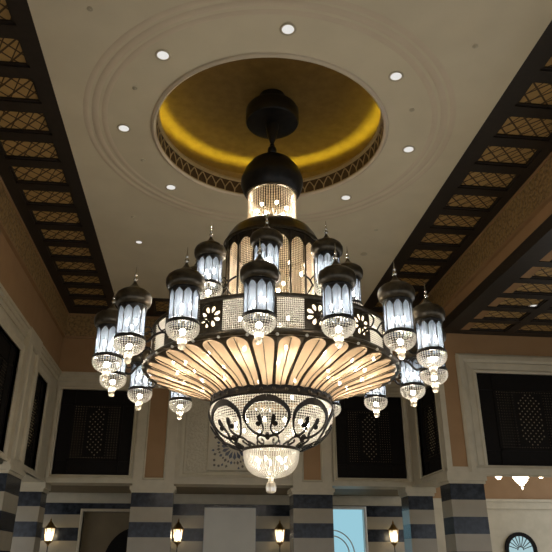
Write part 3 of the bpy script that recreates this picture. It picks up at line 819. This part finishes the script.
# bulbs inside the body
bmesh_ = MB().ball((0,0,0), .025, .038, 10, 6)
proto = None
def bulb(R, deg, z):
    global proto
    if proto is None: proto = part(bmesh_, 'bulb', 'bulb', True); o = proto
    else: o = proto.copy(); COL.objects.link(o); o.parent = CH
    o.location = pc(R, deg, z)
for k in range(16): bulb(1.62, L0+11.25+22.5*k, 2.97)
for k in range(16): bulb(1.86, L0+11.25+22.5*k, 3.36)
for k in range(12): bulb(.62, 20+30*k, 2.10)
for k in range(8): bulb(1.2, 5+45*k, 2.86)
for k in range(7): bulb(.24, 30+360/7*k, 1.55)
for k in range(6): bulb(.56, 12+60*k, 4.35)
for k in range(6): bulb(.56, 36+60*k, 4.95)
for k in range(6): bulb(.29, 18+60*k, 6.3)
for k in range(5): bulb(.29, 50+72*k, 6.08)

# lanterns ------------------------------------------------------------
def lantern():
    mb = MB(); Rb = .212
    mb.lathe([(Rb-.015,3.54),(Rb+.005,3.54),(Rb+.012,3.56),(Rb+.005,3.585),(Rb-.015,3.585)], 32, closed=True)
    mb.lathe([(Rb-.02,3.05),(Rb+.012,3.05),(Rb+.022,3.07),(Rb+.012,3.10),(Rb-.02,3.10)], 32, closed=True)
    for k in range(10): mb.tube([pc(Rb, 36*k, 3.08), pc(Rb, 36*k, 3.56)], .0065, 6)
    for k in range(10): spandrel(mb, Rb-.002, 18, 3.455, 3.555, .09, 8, 36*(k+.5), .008, .8)
    o = mb.build('lantern', 'metal2', CH)
    MB().lathe([(.195,3.575),(.225,3.58),(.262,3.61),(.277,3.67),(.276,3.73),(.252,3.785),(.205,3.825),(.20,3.83),(.15,3.855),(.10,3.885),(.06,3.925),(.033,3.965),(.018,4.005)], 32).build('lantern_dome', 'metal', o, True)
    MB().lathe([(.016,4.0),(.03,4.02),(.034,4.04),(.026,4.065),(.012,4.08),(.02,4.095),(.023,4.11),(.012,4.13),(.009,4.17),(.004,4.25),(.001,4.27)], 12).build('finial', 'silver', o, True)
    vs = []; ns = 60
    fl_ = MB().lathe([(.19,3.10),(.19,3.55)], 2)
    g = MB(); 
    ng = 80; vs = []                         # fluted cut-glass cylinder
    for z in (3.095, 3.25, 3.40, 3.555):
        for k in range(ng): vs.append(pc(.199+.0045*abs(math.sin(PI*k/4)), 360*k/ng, z))
    g.add(vs, [(q*ng+k, q*ng+(k+1)%ng, (q+1)*ng+(k+1)%ng, (q+1)*ng+k) for q in range(3) for k in range(ng)])
    g.build('glass_cylinder', 'sleeve', o)
    b = MB()
    for r, z in ((.222,3.035),(.225,3.005),(.222,2.975),(.212,2.945),(.194,2.915),(.168,2.888),(.135,2.865),(.10,2.848)):
        n = 34 if r > .19 else (26 if r > .13 else 16)
        for k in range(n): b.octa(pc(r, 360*k/n, z), .0165, .0155)
    b.build('crystal_cup', 'crystal', o)
    d = MB().lathe([(.06,2.86),(.07,2.83),(.062,2.79),(.045,2.775),(.052,2.76),(.055,2.73),(.035,2.70),(.01,2.69)], 10)
    d.build('crystal_drop', 'drop', o)
    MB().tube([(0,0,3.06),(0,0,3.20)], .02, 8).box((-.1,-.012,3.17),(.1,.012,3.19)).box((-.012,-.1,3.17),(.012,.1,3.19)).build('bulb_holder', 'metal', o)
    for (x, y, z) in ((.075,.03,3.30),(-.05,.065,3.33),(-.04,-.075,3.28)):
        MB().ball((x,y,z), .02, .045, 8, 6).build('bulb', 'bulb_cool', o, True)
    MB().ball((0,0,2.955), .045, seg=8, rings=5).build('cup_bulb', 'bulb_cool', o, True)
    return o
LN = lantern()
ARM = MB()
ARM.tube(smooth_path([(2.06,0,3.20),(2.22,0,3.26),(2.38,0,3.18),(2.50,0,3.05),(2.60,0,3.07)]), .020, 8)
ARM.tube(smooth_path([(2.09,0,3.55),(2.25,0,3.50),(2.34,0,3.38),(2.28,0,3.28),(2.20,0,3.32)]), .013, 6)
ARM.tube(smooth_path([(2.38,0,3.18),(2.48,0,3.28),(2.58,0,3.24),(2.56,0,3.16),(2.50,0,3.17)]), .012, 6)
arm = part(ARM, 'lantern_arm', 'metal2', True)
first = True
def place_lantern(R, deg, dz):
    global first
    o = LN if first else copy_tree(LN, CH); first = False
    x, y, _ = pc(R, deg, 0); o.location = (x, y, dz); o.rotation_euler = (0,0,R_(deg+random.uniform(-12, 12)))
for k in range(16): place_lantern(2.80, L0+22.5*k, -.05)
around(arm, [L0+22.5*k for k in range(16)])
for k in range(8): place_lantern(1.42, L0+45*k, 1.20)
UA = MB()
UA.tube(smooth_path([(.84,0,4.62),(.98,0,4.50),(1.08,0,4.34),(1.20,0,4.31)]), .018, 8)
UA.tube(smooth_path([(.84,0,4.20),(.96,0,4.26),(1.06,0,4.36)]), .014, 6)
UA.tube(smooth_path([(1.0,0,4.46),(1.10,0,4.52),(1.16,0,4.46),(1.11,0,4.41)]), .011, 6)
ua = part(UA, 'upper_lantern_arm', 'metal2', True)
around(ua, [L0+45*k for k in range(8)])

# ================================================================ LIGHT
# yellow cove lights on the ledge of the recess, each throwing a narrow beam up at the gold
for k in range(48):
    a = 2*PI*(k+.5)/48
    ld = bpy.data.lights.new('cove_light', 'AREA'); ld.shape = 'RECTANGLE'; ld.size = .06; ld.size_y = .30; ld.spread = R_(52)
    ld.energy = COVE; ld.color = (1, .90, .06)
    lo = bpy.data.objects.new('cove_light', ld); COL.objects.link(lo)
    lo.location = (RCX+2.44*math.cos(a), RCY+2.44*math.sin(a), HC+.44); lo.rotation_euler = (PI, 0, a)
wd = bpy.data.worlds.new('world'); SC.world = wd; wd.use_nodes = True
bg = wd.node_tree.nodes['Background']; bg.inputs[0].default_value = (.88, .93, 1.0, 1); bg.inputs[1].default_value = 1.55
SC.view_settings.view_transform = 'Standard'; SC.view_settings.look = 'None'
SC.view_settings.exposure = 0; SC.view_settings.gamma = 1
SC.cycles.max_bounces = 8; SC.cycles.diffuse_bounces = 4; SC.cycles.glossy_bounces = 3
SC.cycles.transmission_bounces = 6; SC.cycles.transparent_max_bounces = 12
SC.cycles.sample_clamp_indirect = 4; SC.cycles.sample_clamp_direct = 0
SC.cycles.use_denoising = True
SC.cycles.caustics_reflective = False; SC.cycles.caustics_refractive = False
